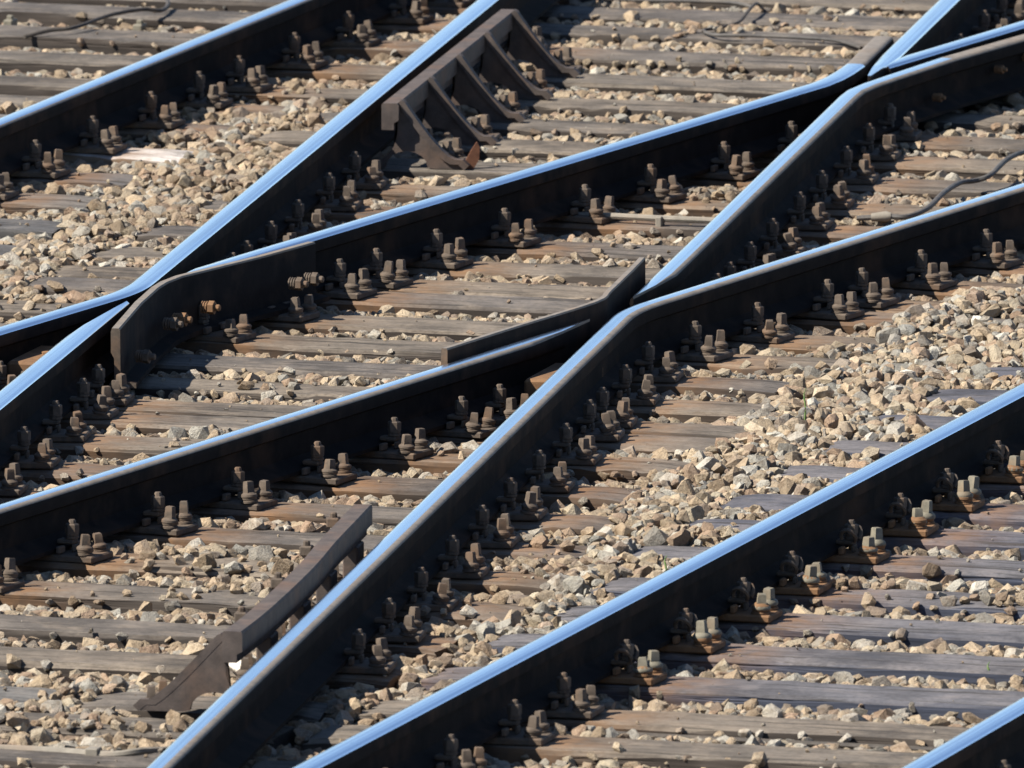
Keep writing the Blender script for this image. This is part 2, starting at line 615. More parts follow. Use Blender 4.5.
s2nose = make_rail('point_rail', 'steep rail from the top edge forming the blunt nose of the top right crossing',
                   [S2.at_y(6.68), S2.at_y(YT)], (-.033, .033), taper0=(.5, 'b'))
h1nose = make_rail('point_rail', 'shallow rail from the right edge that joins the nose of the top right crossing',
                   [H1.at_y(6.93) + H1.r * .008, H1.at_y(10.8) + H1.r * .008], (-.033, .033), taper0=(.3, 'l'))

# guard rails inside the two obtuse crossings
GUARD = [(-.016, .165), (-.012, .175), (.013, .175), (.018, .170), (.019, .034), (.024, .022), (.068, .014), (.068, 0), (-.022, 0), (-.022, .012),
         (-.004, .028), (-.004, .086), (-.016, .104)]


def guard(label, path, rise, wx=1.0):
    root = empty('guard_rail', (*path[0], 0))
    prof = [(x * wx if abs(x) < .03 else x * (.5 + wx / 2), z) for x, z in GUARD]
    off = np.array(path[0])
    bm = bmesh.new()

    def mf(i, k):
        a, b = GUARD[k], GUARD[(k + 1) % len(GUARD)]
        return 1 if min(a[1], b[1]) > .16 else 0
    sweep(bm, [np.array(p) - off for p in path], prof, RAIL_Z, mf, None, rise)
    me = mesh_from(bm, 'guard_bar', [M['rail_side'], M['rail_top'], M['fitting']], 40)
    for pl in me.polygons:
        if len(pl.vertices) == len(GUARD):
            pl.material_index = 2
    link('guard_bar', me, root)
    tag(root, label, 'guard rail')
    RAILS.append([np.array(p) for p in path])
    return root


g1path = [Vector((*p, 0)) for p in [(-1.152, .989), (-1.096, 1.519), (-1.052, 1.83), (-1.028, 1.945), (-.985, 2.07), (-.749, 2.49), (-.600, 2.79)]]
gr1 = guard('dark guard rail with a cut end and side bolts in front of the left crossing', [(p.x, p.y) for p in g1path], lambda i: -.004, wx=.8)
g2path = spline([(*p, 0) for p in [(-.196, .52), (.023, 1.001), (.24, 1.47), (.284, 1.70), (.350, 2.133), (.385, 2.323)]], 4)
gr2 = guard('thin raised guard rail bending up beside the pointed rail at the centre crossing', [(p.x, p.y) for p in g2path],
            lambda i, n=len(g2path): .006 + .012 * max(0, (i - n + 5) / 5), wx=.6)


def side_bolt(parent, x, y, z, ang, mat='fitting', name='side_bolt'):
    """horizontal bolt with nut and spring washers sticking out of a web towards direction ang"""
    bm = bmesh.new()
    ax = Matrix.Rotation(ang, 4, 'Z') @ Matrix.Rotation(math.pi / 2, 4, 'Y')
    for k in range(3):
        lathe(bm, [(.020, .004 + k * .009), (.022, .006 + k * .009), (.022, .009 + k * .009), (.020, .011 + k * .009)], seg=10, axis=ax)
    lathe(bm, [(.024, .032), (.024, .052)], seg=6, axis=ax)
    lathe(bm, [(.012, .0), (.012, .070), (.009, .073)], seg=8, axis=ax)
    o = link(name, mesh_from(bm, name, M[mat], 30), parent, (x, y, z))
    return o


for (bx, by, bz) in ((-1.082, 1.20, .085), (-1.010, 1.72, .105), (-.985, 1.85, .10), (-.905, 2.06, .105), (-.65, 2.52, .11), (-.605, 2.62, .11)):
    dx = -.035
    side_bolt(gr1, bx - g1path[0].x + dx + .02, by - g1path[0].y, bz, -.35, 'orange' if 1.8 < by < 2.1 else 'fitting').scale = (.85, .85, .85)
for f, z in ((.12, .075), (.62, .105), (.85, .115), (1.0, .06)):
    p = np.array([1.29, 6.84]) + H1.d * f
    side_bolt(s2mid, p[0] - w2[0][0], p[1] - w2[0][1], z, -.4, 'orange', 'web_bolt').scale = (.6, .6, .6)
# ------------------------------------------------------------------ fillers between the rails of the crossings
for (x, y, lab, rz) in ((-1.352, 1.15, 'rusty spacer block between the two rails left of the left crossing', H1), (.150, .80, 'rusty spacer block between two rails just below the centre crossing', H2)):
    bm = bmesh.new()
    box(bm, -.075, .075, -.17, .17, .028, .098, .008)
    lathe(bm, [(.018, .09), (.018, .104), (.012, .106)], seg=6)
    o = link('spacer_block', mesh_from(bm, 'spacer_block', M['orange'], 30), None, (x, y, 0), R(-15))
    tag(o, lab, 'spacer block')

# ------------------------------------------------------------------ check rails with cast brackets
BAR = [(-.027, .0), (-.027, .078), (-.023, .084), (.023, .084), (.027, .078), (.027, .030), (.012, .022), (.012, 0)]


def bracket_mesh(L=.21, H=.19, th=.016, cv=1.32, fw=.018):
    """cast triangular bracket: plate with an arched base and a flange along its slope; x away from the bar, y its thickness"""
    bm = bmesh.new()
    out = [(-.085, .0), (-.056, .0)]
    for k in range(9):                                    # arch
        a = math.pi * (1 - k / 8)
        out.append((.016 + .066 * math.cos(a), .004 + .050 * math.sin(a)))
    out += [(.10, .0), (L, .0), (L + .012, .012), (L - .012, .024)]
    slope = []
    for k in range(9):
        f = k / 8
        x = (L - .03) * (1 - f) + .004 * f
        z = .024 + (H - .024) * (f ** cv + .02 * math.sin(f * math.pi) * (f - .75))
        slope.append((x, z))
    out += slope
    out += [(-.012, H), (-.014, .105), (-.026, .066), (-.05, .038), (-.082, .018)]
    a = [bm.verts.new((x, -th / 2, z)) for x, z in out]
    b = [bm.verts.new((x, th / 2, z)) for x, z in out]
    n = len(out)
    bm.faces.new(a)
    bm.faces.new(b[::-1])
    for k in range(n):
        bm.faces.new((a[k], b[k], b[(k + 1) % n], a[(k + 1) % n]))
    # flange on the slope
    fl = [(L + .014, .006), (L - .005, .024)] + slope + [(-.006, H + .004)]
    rows = []
    for i, (x, z) in enumerate(fl):
        rows.append([bm.verts.new((x + ox, yy, z + oz)) for yy, ox, oz in ((-fw, -.010, -.008), (fw, -.010, -.008), (fw, .005, .007), (-fw, .005, .007))])
    for r0, r1 in zip(rows, rows[1:]):
        for k in range(4):
            bm.faces.new((r0[k], r0[(k + 1) % 4], r1[(k + 1) % 4], r1[k]))
    bm.faces.new(rows[0][::-1])
    bm.faces.new(rows[-1])
    bmesh.ops.triangulate(bm, faces=[f for f in bm.faces if len(f.verts) > 4])
    return mesh_from(bm, 'bracket', M['cast'], 35)


def screw_bm(bm, x=0, y=0, z=0, rot=.4, collar=True, head=True, s=1.0):
    if collar:
        lathe(bm, [(.027 * s, 0), (.027 * s, .006 * s), (.022 * s, .008 * s), (.024 * s, .010 * s), (.024 * s, .015 * s), (.026 * s, .018 * s), (.025 * s, .024 * s), (.016 * s, .031 * s)],
              x, y, z, 12)
    if head:
        lathe(bm, [(.0185 * s, .028 * s), (.0160 * s, .060 * s), (.0135 * s, .063 * s)], x, y, z, 4, rot)


BRACKET = bracket_mesh(.195, .205)
bm = bmesh.new()
screw_bm(bm, 0, 0, 0, .5, s=.92)
SCREW = mesh_from(bm, 'screw', M['fitting'], 35)
bm = bmesh.new()
screw_bm(bm, 0, 0, 0, .5, collar=False)
HEADS = mesh_from(bm, 'screw', M['new_screw'], 35)


def bar_part(path, prof, z0, mat, root):
    off = np.array(path[0])
    bm = bmesh.new()
    sweep(bm, [np.array(p) - off for p in path], prof, z0)
    link('check_bar', mesh_from(bm, 'check_bar', M[mat], 30), root)


c1 = [(-.382, 5.81), (-.012, 8.10)]
cr1 = empty('check_rail', (*c1[0], 0))
bar_part(dens(c1, .3), BAR, .124, 'cast', cr1)
tag(cr1, 'brown check rail on five cast triangular brackets beside the upper steep rail', 'check rail')
RAILS.append([np.array(p) for p in c1])
cd = np.array(c1[1]) - np.array(c1[0])
cl_ = np.linalg.norm(cd)
cdir = cd / cl_
cang = math.atan2(cdir[1], cdir[0]) - math.pi / 2
crr = np.array([cdir[1], -cdir[0]])
for k in range(5):
    s = .04 + k * .553
    p = cdir * s + crr * .032
    link('bracket', BRACKET, cr1, (p[0], p[1], .0), cang)
    q = cdir * (s + .12) + crr * .155
    bm = bmesh.new()
    box(bm, -.05, .06, -.055, .055, .0, .016, .003)
    link('foot_plate', mesh_from(bm, 'foot_plate', M['fitting'], 30), cr1, (q[0] + .012, q[1], 0), cang)
    link('screw', SCREW, cr1, (q[0], q[1] - .02, .016), cang)
    link('screw', SCREW, cr1, (q[0] + .03, q[1] + .05, .016), cang)
    q = cdir * (s + .27) + crr * .07
    link('screw', SCREW, cr1, (q[0], q[1], .03), cang)

c2 = spline([(*p, 0) for p in [(-.737, -4.72), (-.664, -4.33), (-.56, -3.66), (-.50, -3.18), (-.452, -2.83), (-.409, -2.52)]], 5)
c2 = [(p.x, p.y) for p in c2]
cr2 = empty('check_rail', (*c2[0], 0))
bar_part(c2, BAR, .136, 'cast', cr2)
tag(cr2, 'grey brown check rail bar flaring away from the steep rail at bottom left', 'check rail')
RAILS.append([np.array(p) for p in c2])
o = link('bracket', bracket_mesh(.215, .20, .02, 1.12, .0108), cr2, (-.03, .03, 0), R(-9) + math.pi)
for k, y in enumerate((-4.25, -3.72, -3.2, -2.7)):
    x = float(np.interp(y, [p[1] for p in c2], [p[0] for p in c2]))
    bm = bmesh.new()
    box(bm, -.075, .11, -.07, .07, .0, .02, .003)
    box(bm, -.020, .022, -.055, .055, .02, .139, .004)
    link('support_chair', mesh_from(bm, 'support_chair', M['cast'], 30), cr2, (x - c2[0][0], y - c2[0][1], 0), R(-9))
    link('screw', SCREW, cr2, (x - .058 - c2[0][0], y - .03 - c2[0][1], .02), .3)
    link('screw', SCREW, cr2, (x - .050 - c2[0][0], y + .05 - c2[0][1], .02), .3)
for k, y in enumerate((-4.30, -3.72, -3.16, -2.66)):
    x = float(np.interp(y, [p[1] for p in c2], [p[0] for p in c2])) - .030
    bm = bmesh.new()
    box(bm, -.026, .0, -.05, .05, .150, .178, .003)
    box(bm, -.046, -.012, -.020, .020, .178, .205, .003)
    lathe(bm, [(.010, .205), (.010, .216), (.007, .219)], -.029, 0, 0, 7)
    link('bar_nut', mesh_from(bm, 'bar_nut', M['fitting'], 30), cr2, (x - c2[0][0], y - c2[0][1], 0), R(-9))
link('screw', SCREW, cr2, (-.215, .10, .0), .3)
link('screw', SCREW, cr2, (-.185, .19, .0), .3)

# ------------------------------------------------------------------ rail fastenings
def clip_bm(bm):
    box(bm, .046, .098, -.018, .018, .044, .058, .004)
    box(bm, .091, .099, -.016, .016, .0238, .0438, .002)


def build_fastening(kind):
    root = empty('rail_fastening')
    bm = bmesh.new()
    box(bm, -.165, .180, -.068, .068, .001, .0215, .004)
    box(bm, .068, .082, -.070, -.034, .0236, .044, .003)
    box(bm, .068, .082, .034, .070, .0236, .044, .003)
    link('base_plate', mesh_from(bm, 'base_plate', M['fitting' if kind == 'old' else 'orange'], 30), root)
    bm = bmesh.new()
    clip_bm(bm)
    link('clip', mesh_from(bm, 'clip', M['fitting'], 30), root)
    bm = bmesh.new()
    BX = .086
    lathe(bm, [(.011, .056), (.011, .108), (.008, .112)], BX, 0, 0, 8)
    lathe(bm, [(.019, .060), (.019, .066), (.016, .067), (.018, .069), (.018, .074)], BX, 0, 0, 10)
    lathe(bm, [(.0195, .0745), (.0195, .098), (.017, .101)], BX, 0, 0, 6, .3)
    if kind == 'new':
        for s in (-1, 1):
            tube(bm, [(BX + .02 * math.cos(a), s * (.030 + .014 * math.sin(a)), .068 + .022 * math.sin(a)) for a in np.linspace(-.6, 3.4, 9)], .006, 6)
    link('clip_bolt', mesh_from(bm, 'clip_bolt', M['fitting'], 35), root)
    for y in (-.045, .045):
        if kind == 'old':
            link('screw', SCREW, root, (.146, y, .0215), random.uniform(0, 1.5))
        else:
            bm = bmesh.new()
            screw_bm(bm, 0, 0, 0, .5, head=False)
            c = link('screw_washer', mesh_from(bm, 'screw_washer', M['orange'], 35), root, (.146, y, .0215))
            bm = bmesh.new()
            lathe(bm, [(.026, .016), (.027, .020), (.025, .026), (.017, .032)], 0, 0, 0, 12)
            screw_bm(bm, 0, 0, 0, .5, collar=False, s=.98)
            link('screw', mesh_from(bm, 'screw', M['new_screw'], 35), root, (.146, y, .0215), random.uniform(0, 1.5))
    return root


ORD = ['first', 'second', 'third', 'fourth', 'fifth', 'sixth', 'seventh', 'eighth', 'ninth', 'tenth', 'eleventh', 'twelfth', 'thirteenth',
       'fourteenth', 'fifteenth', 'sixteenth', 'seventeenth', 'eighteenth', 'nineteenth', 'twentieth']
ORD += ['twenty-' + w for w in ORD[:9]] + ['thirtieth'] + ['thirty-' + w for w in ORD[:9]] + ['fortieth']
EDGE = ['lower', 'upper', 'next', 'outer', 'far', 'last']
proto = {'old': build_fastening('old'), 'new': build_fastening('new')}
proto_used = set()
PLATES = []
segs = [(S1, 'long steep rail at left', -9, 9, 'old'), (S2, 'long steep rail in the middle', -9, 12, 'old'), (H1, 'upper shallow crossing rail', -9, 12, 'old'),
        (H2, 'lower shallow crossing rail', -9, 12, 'old'), (H3, 'front right rail', -9, 3, 'new'), (H0, 'top left rail', -9, 13, 'old'),
        (H4, 'bottom right corner rail', -9, -2, 'old')]
lines_all = [S1, S2, H1, H2, H3, H4, H0]
placed = []
for ln, rname, y0, y1, kind in segs:
    cand = []
    for s in SLEEPERS:
        tc = s['t'] + .10
        k = (tc - ln.a @ N) / (ln.d @ N)
        p = ln.a + ln.d * k
        u = p @ U
        if not (s['ul'] + .12 < u < s['ur'] - .12) or not (y0 < p[1] < y1):
            continue
        q = p + ln.r * .15
        if not in_frame(q[0], q[1], .05, 45):
            continue
        cand.append((p, s))
    cand.sort(key=lambda c: c[0][1])
    n_vis, n_edge = 0, 0
    for p, s in cand:
        shift = 0.0
        if ln is H1 and .9 < p[1] < 2.75 and p[0] > X1[0] - .03:
            shift = .055
        scr = p + ln.r * (.150 + shift)
        clip = p + ln.r * .066
        clash = False
        for other in lines_all:
            if other is ln:
                continue
            if abs(other.off(scr)) < .085 or abs(other.off(clip)) < .05:
                clash = True
        # beyond the kinks the other line is not there any more
        if any(np.linalg.norm(scr - q) < .125 for q in placed):
            clash = True
        for path in RAILS:
            for a, b in zip(path, path[1:]):
                ab = b - a
                f = np.clip(((scr - a) @ ab) / (ab @ ab), 0, 1)
                if np.linalg.norm(scr - a - ab * f) < (.075 if shift == 0 else .05):
                    clash = True
        if clash:
            continue
        kd = 'old' if (kind == 'new' and s['t'] < -3.2 and s['mat'] == 'wood') else kind
        if kd in proto_used:
            o = copy_tree(proto[kd])
        else:
            o = proto[kd]
            proto_used.add(kd)
        o.location = (p[0], p[1], random.uniform(-.002, .0015))
        o.rotation_euler = (random.uniform(-.012, .012), random.uniform(-.012, .012), math.atan2(ln.r[1], ln.r[0]) + random.uniform(-.03, .03))
        jit = {1: random.uniform(-.006, .006), -1: random.uniform(-.006, .006)}
        for ch in o.children:
            if ch.name.split('.')[0] in ('screw', 'screw_washer'):
                ch.rotation_euler = (random.gauss(0, .06), random.gauss(0, .06), random.uniform(0, 1.57))
                ch.scale = (1, 1, random.uniform(.84, 1.08))
                ch.location.y += jit[1 if ch.location.y > 0 else -1]
                if shift:
                    ch.location.x += shift
            elif shift and ch.name.split('.')[0] == 'base_plate':
                ch.location.x += shift * .9
        look = 'rusty fastening with two square-headed screws' if kd == 'old' else 'fastening with pale new screws on rusty plate'
        if in_frame(scr[0], scr[1], .06, 8):
            lab = f'{look}, {ORD[n_vis]} up by {rname}'
            n_vis += 1
        else:
            lab = f'fastening cut by the photo edge, {EDGE[n_edge]} beside the {rname}'
            n_edge += 1
        tag(o, lab, 'rail fastening', 'fastenings holding the rails to the sleepers')
        placed.append(scr)
        PLATES.append((p, ln))

# ------------------------------------------------------------------ sleeper meshes
sleeper_rot = math.atan2(U[1], U[0])
prof_s = [(0, -.15), (0, -.05), (0, -.011), (.006, -.002), (.016, 0), (.08, .001), (.165, .0005), (.230, 0), (.240, -.002), (.2455, -.011), (.2455, -.15)]


def value_noise(n, step, amp):
    k = RNG.normal(0, amp, max(2, int(n / step) + 3))
    return np.interp(np.arange(n) / step, np.arange(len(k)), k)


counts = {'cross': 0, 'front': 0, 'back': 0, 'left': 0}
for s in sorted(SLEEPERS, key=lambda q: q['t']):
    # cull what lies wholly outside the view
    vis = False
    full = []
    for uu in np.linspace(s['ul'], s['ur'], 60):
        p = U * uu + N * (s['t'] + .12)
        if in_frame(p[0], p[1], 0, 60):
            vis = True
        if in_frame(p[0], p[1], 0, 0):
            full.append(uu)
    if not vis or not full:
        continue
    L = s['ur'] - s['ul']
    ns = max(8, int(L / .045))
    npf = len(prof_s)
    xs = np.linspace(0, L, ns)
    V = np.zeros((ns, npf, 3))
    for k, (yy, zz) in enumerate(prof_s):
        V[:, k, 0] = xs
        V[:, k, 1] = yy * s['w'] / .2455 + value_noise(ns, 9, .0025) * (1 if k not in (5, 6) else .3)
        V[:, k, 2] = zz + (value_noise(ns, 7, .0016) + value_noise(ns, 1.5, .0010) if 2 <= k <= 9 else 0)
    chips = RNG.random((ns, 2)) < .05
    V[chips[:, 0], 3, 2] -= .006
    V[chips[:, 0], 4, 2] -= .004
    V[:2, 2:10, 2] -= np.array([.006, .002])[:, None]
    V[-2:, 2:10, 2] -= np.array([.002, .006])[:, None]
    V[0, :, 0] += RNG.normal(0, .006, npf)
    V[-1, :, 0] += RNG.normal(0, .006, npf)
    faces = []
    for i in range(ns - 1):
        for k in range(npf - 1):
            a = i * npf + k
            faces.append((a, a + 1, a + npf + 1, a + npf))
    faces.append(tuple(range(npf - 1, -1, -1)))
    faces.append(tuple((ns - 1) * npf + k for k in range(npf)))
    me = bpy.data.meshes.new('wooden_sleeper')
    me.from_pydata([tuple(v) for v in V.reshape(-1, 3)], [], faces)
    me.materials.append(M[s['mat']])
    rust = np.zeros(ns * npf, dtype=np.float32)
    base = U * s['ul'] + N * s['t']
    pos = base + np.outer(V.reshape(-1, 3)[:, 0], U) + np.outer(V.reshape(-1, 3)[:, 1], N)
    for p, ln in PLATES:
        if abs((p @ N) - (s['t'] + .10)) < .05:
            q = p + ln.r * .17
            d = np.linalg.norm((pos - q) * 1.0, axis=1)
            rust = np.maximum(rust, np.exp(-(d / .15) ** 2) * .8)
    at = me.attributes.new('rust', 'FLOAT', 'POINT')
    at.data.foreach_set('value', rust.astype(np.float32))
    me.shade_smooth()
    me.set_sharp_from_angle(angle=R(28))
    me.update()
    o = link('wooden_sleeper', me, None, (base[0], base[1], random.uniform(-.003, 0)), sleeper_rot + R(random.uniform(-.25, .25)))
    s['obj'] = o
    n = counts[s['fam']]
    if full:
        counts[s['fam']] += 1
    if s['fam'] == 'cross':
        lab = f'weathered brown sleeper under the crossing, {ORD[n]} from the bottom edge' if full else 'brown sleeper just outside the picture edge'
        if 7 > s['t'] > 5.3:
            lab = f'weathered brown sleeper under the crossing, {ORD[n]} from the bottom edge'
        grp = 'sleepers under the crossing tracks'
    elif s['fam'] == 'front':
        col = 'dark tarred' if s['mat'] == 'dark_wood' else 'dusty brown'
        lab = f'{col} sleeper under the front right rail, {ORD[n]} from the bottom' if full else f'{col} sleeper at the edge of the front right track'
        grp = 'sleepers under the front right track'
    elif s['fam'] == 'left':
        lab = 'cracked grey sleeper end at the left edge near the bottom left corner'
        grp = None
    else:
        lab = 'bleached white sleeper end beside the top left rail' if s['mat'] == 'pale_wood' else f'dark grey sleeper end beside the top left rail, {ORD[n]} from below'
        grp = 'sleepers ending beside the top left rail'
    tag(o, lab, 'sleeper', grp)

# ------------------------------------------------------------------ ground and ballast
bm = bmesh.new()
box_sz = 600
vs = [bm.verts.new(p) for p in ((-box_sz, -box_sz, -.112), (box_sz, -box_sz, -.112), (box_sz, box_sz, -.112), (-box_sz, box_sz, -.112))]
bm.faces.new(vs)
tag(link('ground', mesh_from(bm, 'ground', M['dirt'])), kind='structure')

X0, XE, Y0, YE, CS = -2.15, 2.15, -7.4, 11.6, .01
NX, NY = int((XE - X0) / CS), int((YE - Y0) / CS)
gx = X0 + (np.arange(NX) + .5) * CS
gy = Y0 + (np.arange(NY) + .5) * CS
GX, GY = np.meshgrid(gx, gy, indexing='ij')
GT = GX * N[0] + GY * N[1]
GU = GX * U[0] + GY * U[1]


def lnoise(scale, amp):
    nx, ny = int((XE - X0) / scale) + 3, int((YE - Y0) / scale) + 3
    g = RNG.normal(0, amp, (nx, ny))
    fx, fy = (GX - X0) / scale, (GY - Y0) / scale
    ix, iy = fx.astype(int), fy.astype(int)
    tx, ty = fx - ix, fy - iy
    tx, ty = tx * tx * (3 - 2 * tx), ty * ty * (3 - 2 * ty)
    return (g[ix, iy] * (1 - tx) * (1 - ty) + g[ix + 1, iy] * tx * (1 - ty) + g[ix, iy + 1] * (1 - tx) * ty + g[ix + 1, iy + 1] * tx * ty)


offs = {id(l): (GX - l.a[0]) * l.r[0] + (GY - l.a[1]) * l.r[1] for l in lines_all}
tt = np.arange(-9, 13, .005)
allt = sorted(q['t'] for q in SLEEPERS if q['fam'] in ('cross',))
kt = sorted(q['t'] for q in SLEEPERS if q['fam'] in ('front',))


def cribf(ts):
    ts = np.array(ts)
    j = np.clip(np.searchsorted(ts, tt) - 1, 0, len(ts) - 2)
    return np.clip((tt - ts[j] - W) / np.maximum(.05, ts[j + 1] - ts[j] - W), 0, 1)


def crib(ts):
    ts = np.array(ts)
    j = np.clip(np.searchsorted(ts, tt) - 1, 0, len(ts) - 2)
    f = np.clip((tt - ts[j] - W) / np.maximum(.05, ts[j + 1] - ts[j] - W), 0, 1)
    lev = np.random.default_rng(5).normal(0, .005, len(ts))
    return -.002 - .033 * f ** .8 + lev[j]


T = np.where((GU > .80) & (GT < 2.4), np.interp(GT, tt, crib(kt)) - .006 - .016 * np.interp(GT, tt, cribf(kt)), np.interp(GT, tt, crib(allt)))
T += lnoise(.35, .006)


def sm(x, a, b):
    f = np.clip((x - a) / (b - a), 0, 1)
    return f * f * (3 - 2 * f)


# heap between the right-hand crossing rails and the front right track
e1 = sm(offs[id(S2)], .24, .40) * sm(offs[id(H2)], .20, .34) * sm(-offs[id(H3)], .10, .24)
band = e1 * sm(GU, .30, .55) * (1 - sm(GU, .95, 1.25) * sm(-GT, -1.6, -.9))
T = np.maximum(T, -.034 + band * (.028 + lnoise(.3, .009)))
top = e1 * sm(GT, .9, 1.9) * sm(GU, .22, .5) * (1 - sm(GT, 3.4, 4.2) * .6)
T = np.maximum(T, -.034 + top * (.046 + lnoise(.3, .014)))
# between the sleeper ends at the left
b1 = sm(GU, -3.05, -2.72) * (1 - sm(GU, -2.35, -2.05)) * sm(offs[id(H0)], .22, .36) * sm(-offs[id(S1)], .08, .2) * (1 - sm(GT, 6.9, 7.4))
T = np.maximum(T, -.034 + b1 * (.013 + lnoise(.3, .008)))
b2 = sm(-offs[id(S1)], .08, .2) * sm(offs[id(H0)], .22, .36) * (1 - sm(GT, 6.4, 7.2))
T = np.maximum(T, -.034 + b2 * (.012 + lnoise(.35, .012)))
b3 = sm(GU, .02, .1) * (1 - sm(GU, .2, .34)) * sm(GT, -4.9, -4.6) * (1 - sm(GT, -4.45, -4.2))
T = np.maximum(T, -.034 + b3 * .045)
a1 = sm(-offs[id(H0)], .1, .2)
T = T - a1 * .014
near = np.min(np.abs(np.stack([offs[id(l)] for l in lines_all])), axis=0)
T = np.where((near < .085) & (T > -.03), -.03, T)

Hf = np.full(GX.shape, -.105)
Hf = np.maximum(Hf, T - .055)
SLP = np.zeros(GX.shape, bool)
for s in SLEEPERS:
    m = (GT > s['t'] - .004) & (GT < s['t'] + s['w'] + .004) & (GU > s['ul'] - .004) & (GU < s['ur'] + .004)
    Hf[m] = 0.0
    SLP |= m
for p, ln in PLATES:
    x0, y0 = int((p[0] - .2 - X0) / CS), int((p[1] - .2 - Y0) / CS)
    sl = (slice(max(0, x0), x0 + 40), slice(max(0, y0), y0 + 40))
    rx = (GX[sl] - p[0]) * ln.r[0] + (GY[sl] - p[1]) * ln.r[1]
    ry = (GX[sl] - p[0]) * ln.d[0] + (GY[sl] - p[1]) * ln.d[1]
    mm = (np.abs(ry) < .085) & (rx > -.17) & (rx < .20)
    Hf[sl][mm] = .03
    T[sl][mm] = -.2

for (ax, bx, ay, by) in ((-1.0, -.66, -4.80, -4.50), (-.42, -.10, 5.70, 5.95)):
    mm = (GX > ax) & (GX < bx) & (GY > ay) & (GY < by)
    T[mm] = -.2
NCAND = 300000
px = RNG.uniform(X0 + .06, XE - .06, NCAND)
py = RNG.uniform(Y0 + .06, YE - .06, NCAND)
half = 1.30 + (py + 6) / 16 * .42 + .22
ok = np.abs(px) < half
px, py = px[ok], py[ok]
rad = np.clip(RNG.lognormal(math.log(.0185), .36, len(px)), .008, .036)
order = RNG.permutation(len(px))
stones = []
for i in order:
    x, y, r = px[i], py[i], rad[i]
    ix, iy = int((x - X0) / CS), int((y - Y0) / CS)
    k = max(1, int(r * .75 / CS))
    sl = (slice(ix - k, ix + k + 1), slice(iy - k, iy + k + 1))
    hp = Hf[sl]
    m = hp.mean() * .7 + hp.max() * .3
    if hp.max() - hp.min() > .05 and r > .016:
        m = hp.max() * .45 + hp.mean() * .55
    rz = r * .72
    if m + rz * .9 > T[ix, iy] + r * .45:
        continue
    if m + rz > .0 and SLP[ix, iy] and T[ix, iy] < .012 and RNG.random() > .06:
        continue
    ztop = m + rz * 1.15
    d2 = ((np.arange(-k, k + 1) * CS) ** 2)
    rr2 = (d2[:, None] + d2[None, :]) / (r * r)
    prof = m + rz * (np.sqrt(np.clip(1 - rr2, 0, 1)) * 1.15)
    Hf[sl] = np.where(rr2 < 1, np.maximum(hp, prof), hp)
    stones.append((x, y, m + rz * .42, r, ztop))
# strays lying on the sleepers
for _ in range(1500):
    x, y = RNG.uniform(-1.75, 1.75), RNG.uniform(-6, 10.5)
    ix, iy = int((x - X0) / CS), int((y - Y0) / CS)
    if not SLP[ix, iy] or Hf[ix, iy] > .005 or near[ix, iy] < .1 or T[ix, iy] < -.1:
        continue
    r = float(np.clip(RNG.lognormal(math.log(.0042), .55), .002, .019))
    if RNG.random() < .4 or r < .009:
        stones.append((x, y, r * .5, r, r * 1.1))
ST = np.array(stones)


def hull_stone(npts, seed):
    rg = np.random.default_rng(seed)
    bm = bmesh.new()
    for _ in range(npts):
        v = rg.normal(0, 1, 3)
        v = v / np.linalg.norm(v)
        v = np.sign(v) * np.abs(v) ** .75                     # a little boxy
        v *= rg.uniform(.86, 1.06)
        bm.verts.new(v)
    res = bmesh.ops.convex_hull(bm, input=bm.verts[:])
    bmesh.ops.delete(bm, geom=[e for e in res['geom_interior'] if isinstance(e, bmesh.types.BMVert)], context='VERTS')
    bmesh.ops.triangulate(bm, faces=bm.faces[:])
    bm.verts.ensure_lookup_table()
    bm.verts.index_update()
    bmesh.ops.recalc_face_normals(bm, faces=bm.faces[:])
    V = np.array([v.co[:] for v in bm.verts])
    F = np.array([[v.index for v in f.verts] for f in bm.faces])
    bm.free()
    return V, F


VAR = [hull_stone(n, 100 + k) for k, n in enumerate([14, 15, 16, 17, 18, 20, 22, 24] * 3)]
BIG = [hull_stone(n, 300 + k) for k, n in enumerate([16, 18, 20, 22, 24, 26] * 5)]


def rand_rot(n):
    q = RNG.normal(0, 1, (n, 4))
    q /= np.linalg.norm(q, axis=1)[:, None]
    w, x, y, z = q.T
    return np.stack([np.stack([1 - 2 * (y * y + z * z), 2 * (x * y - z * w), 2 * (x * z + y * w)], -1),
                     np.stack([2 * (x * y + z * w), 1 - 2 * (x * x + z * z), 2 * (y * z - x * w)], -1),
                     np.stack([2 * (x * z - y * w), 2 * (y * z + x * w), 1 - 2 * (x * x + y * y)], -1)], 1)


def tones(n, x=None, y=None):
    t = np.zeros((n, 4), np.float32)
    t[:, 0] = RNG.beta(1.5, 1.7, n)
    d = np.clip(RNG.normal(.36, .28, n), 0, 1)
    t[:, 1] = d
    t[:, 2] = np.clip(RNG.normal(1.0, .15, n), .55, 1.4)
    t[:, 3] = 1
    if x is not None:
        ix = np.clip(((x - X0) / CS).astype(int), 0, NX - 1)
        iy = np.clip(((y - Y0) / CS).astype(int), 0, NY - 1)
        cl = np.clip(1 - near[ix, iy] / .4, 0, 1) * .6 + (1 - band[ix, iy]) * .26
        t[:, 1] = np.clip(d + cl - .1, 0, 1)
    return t


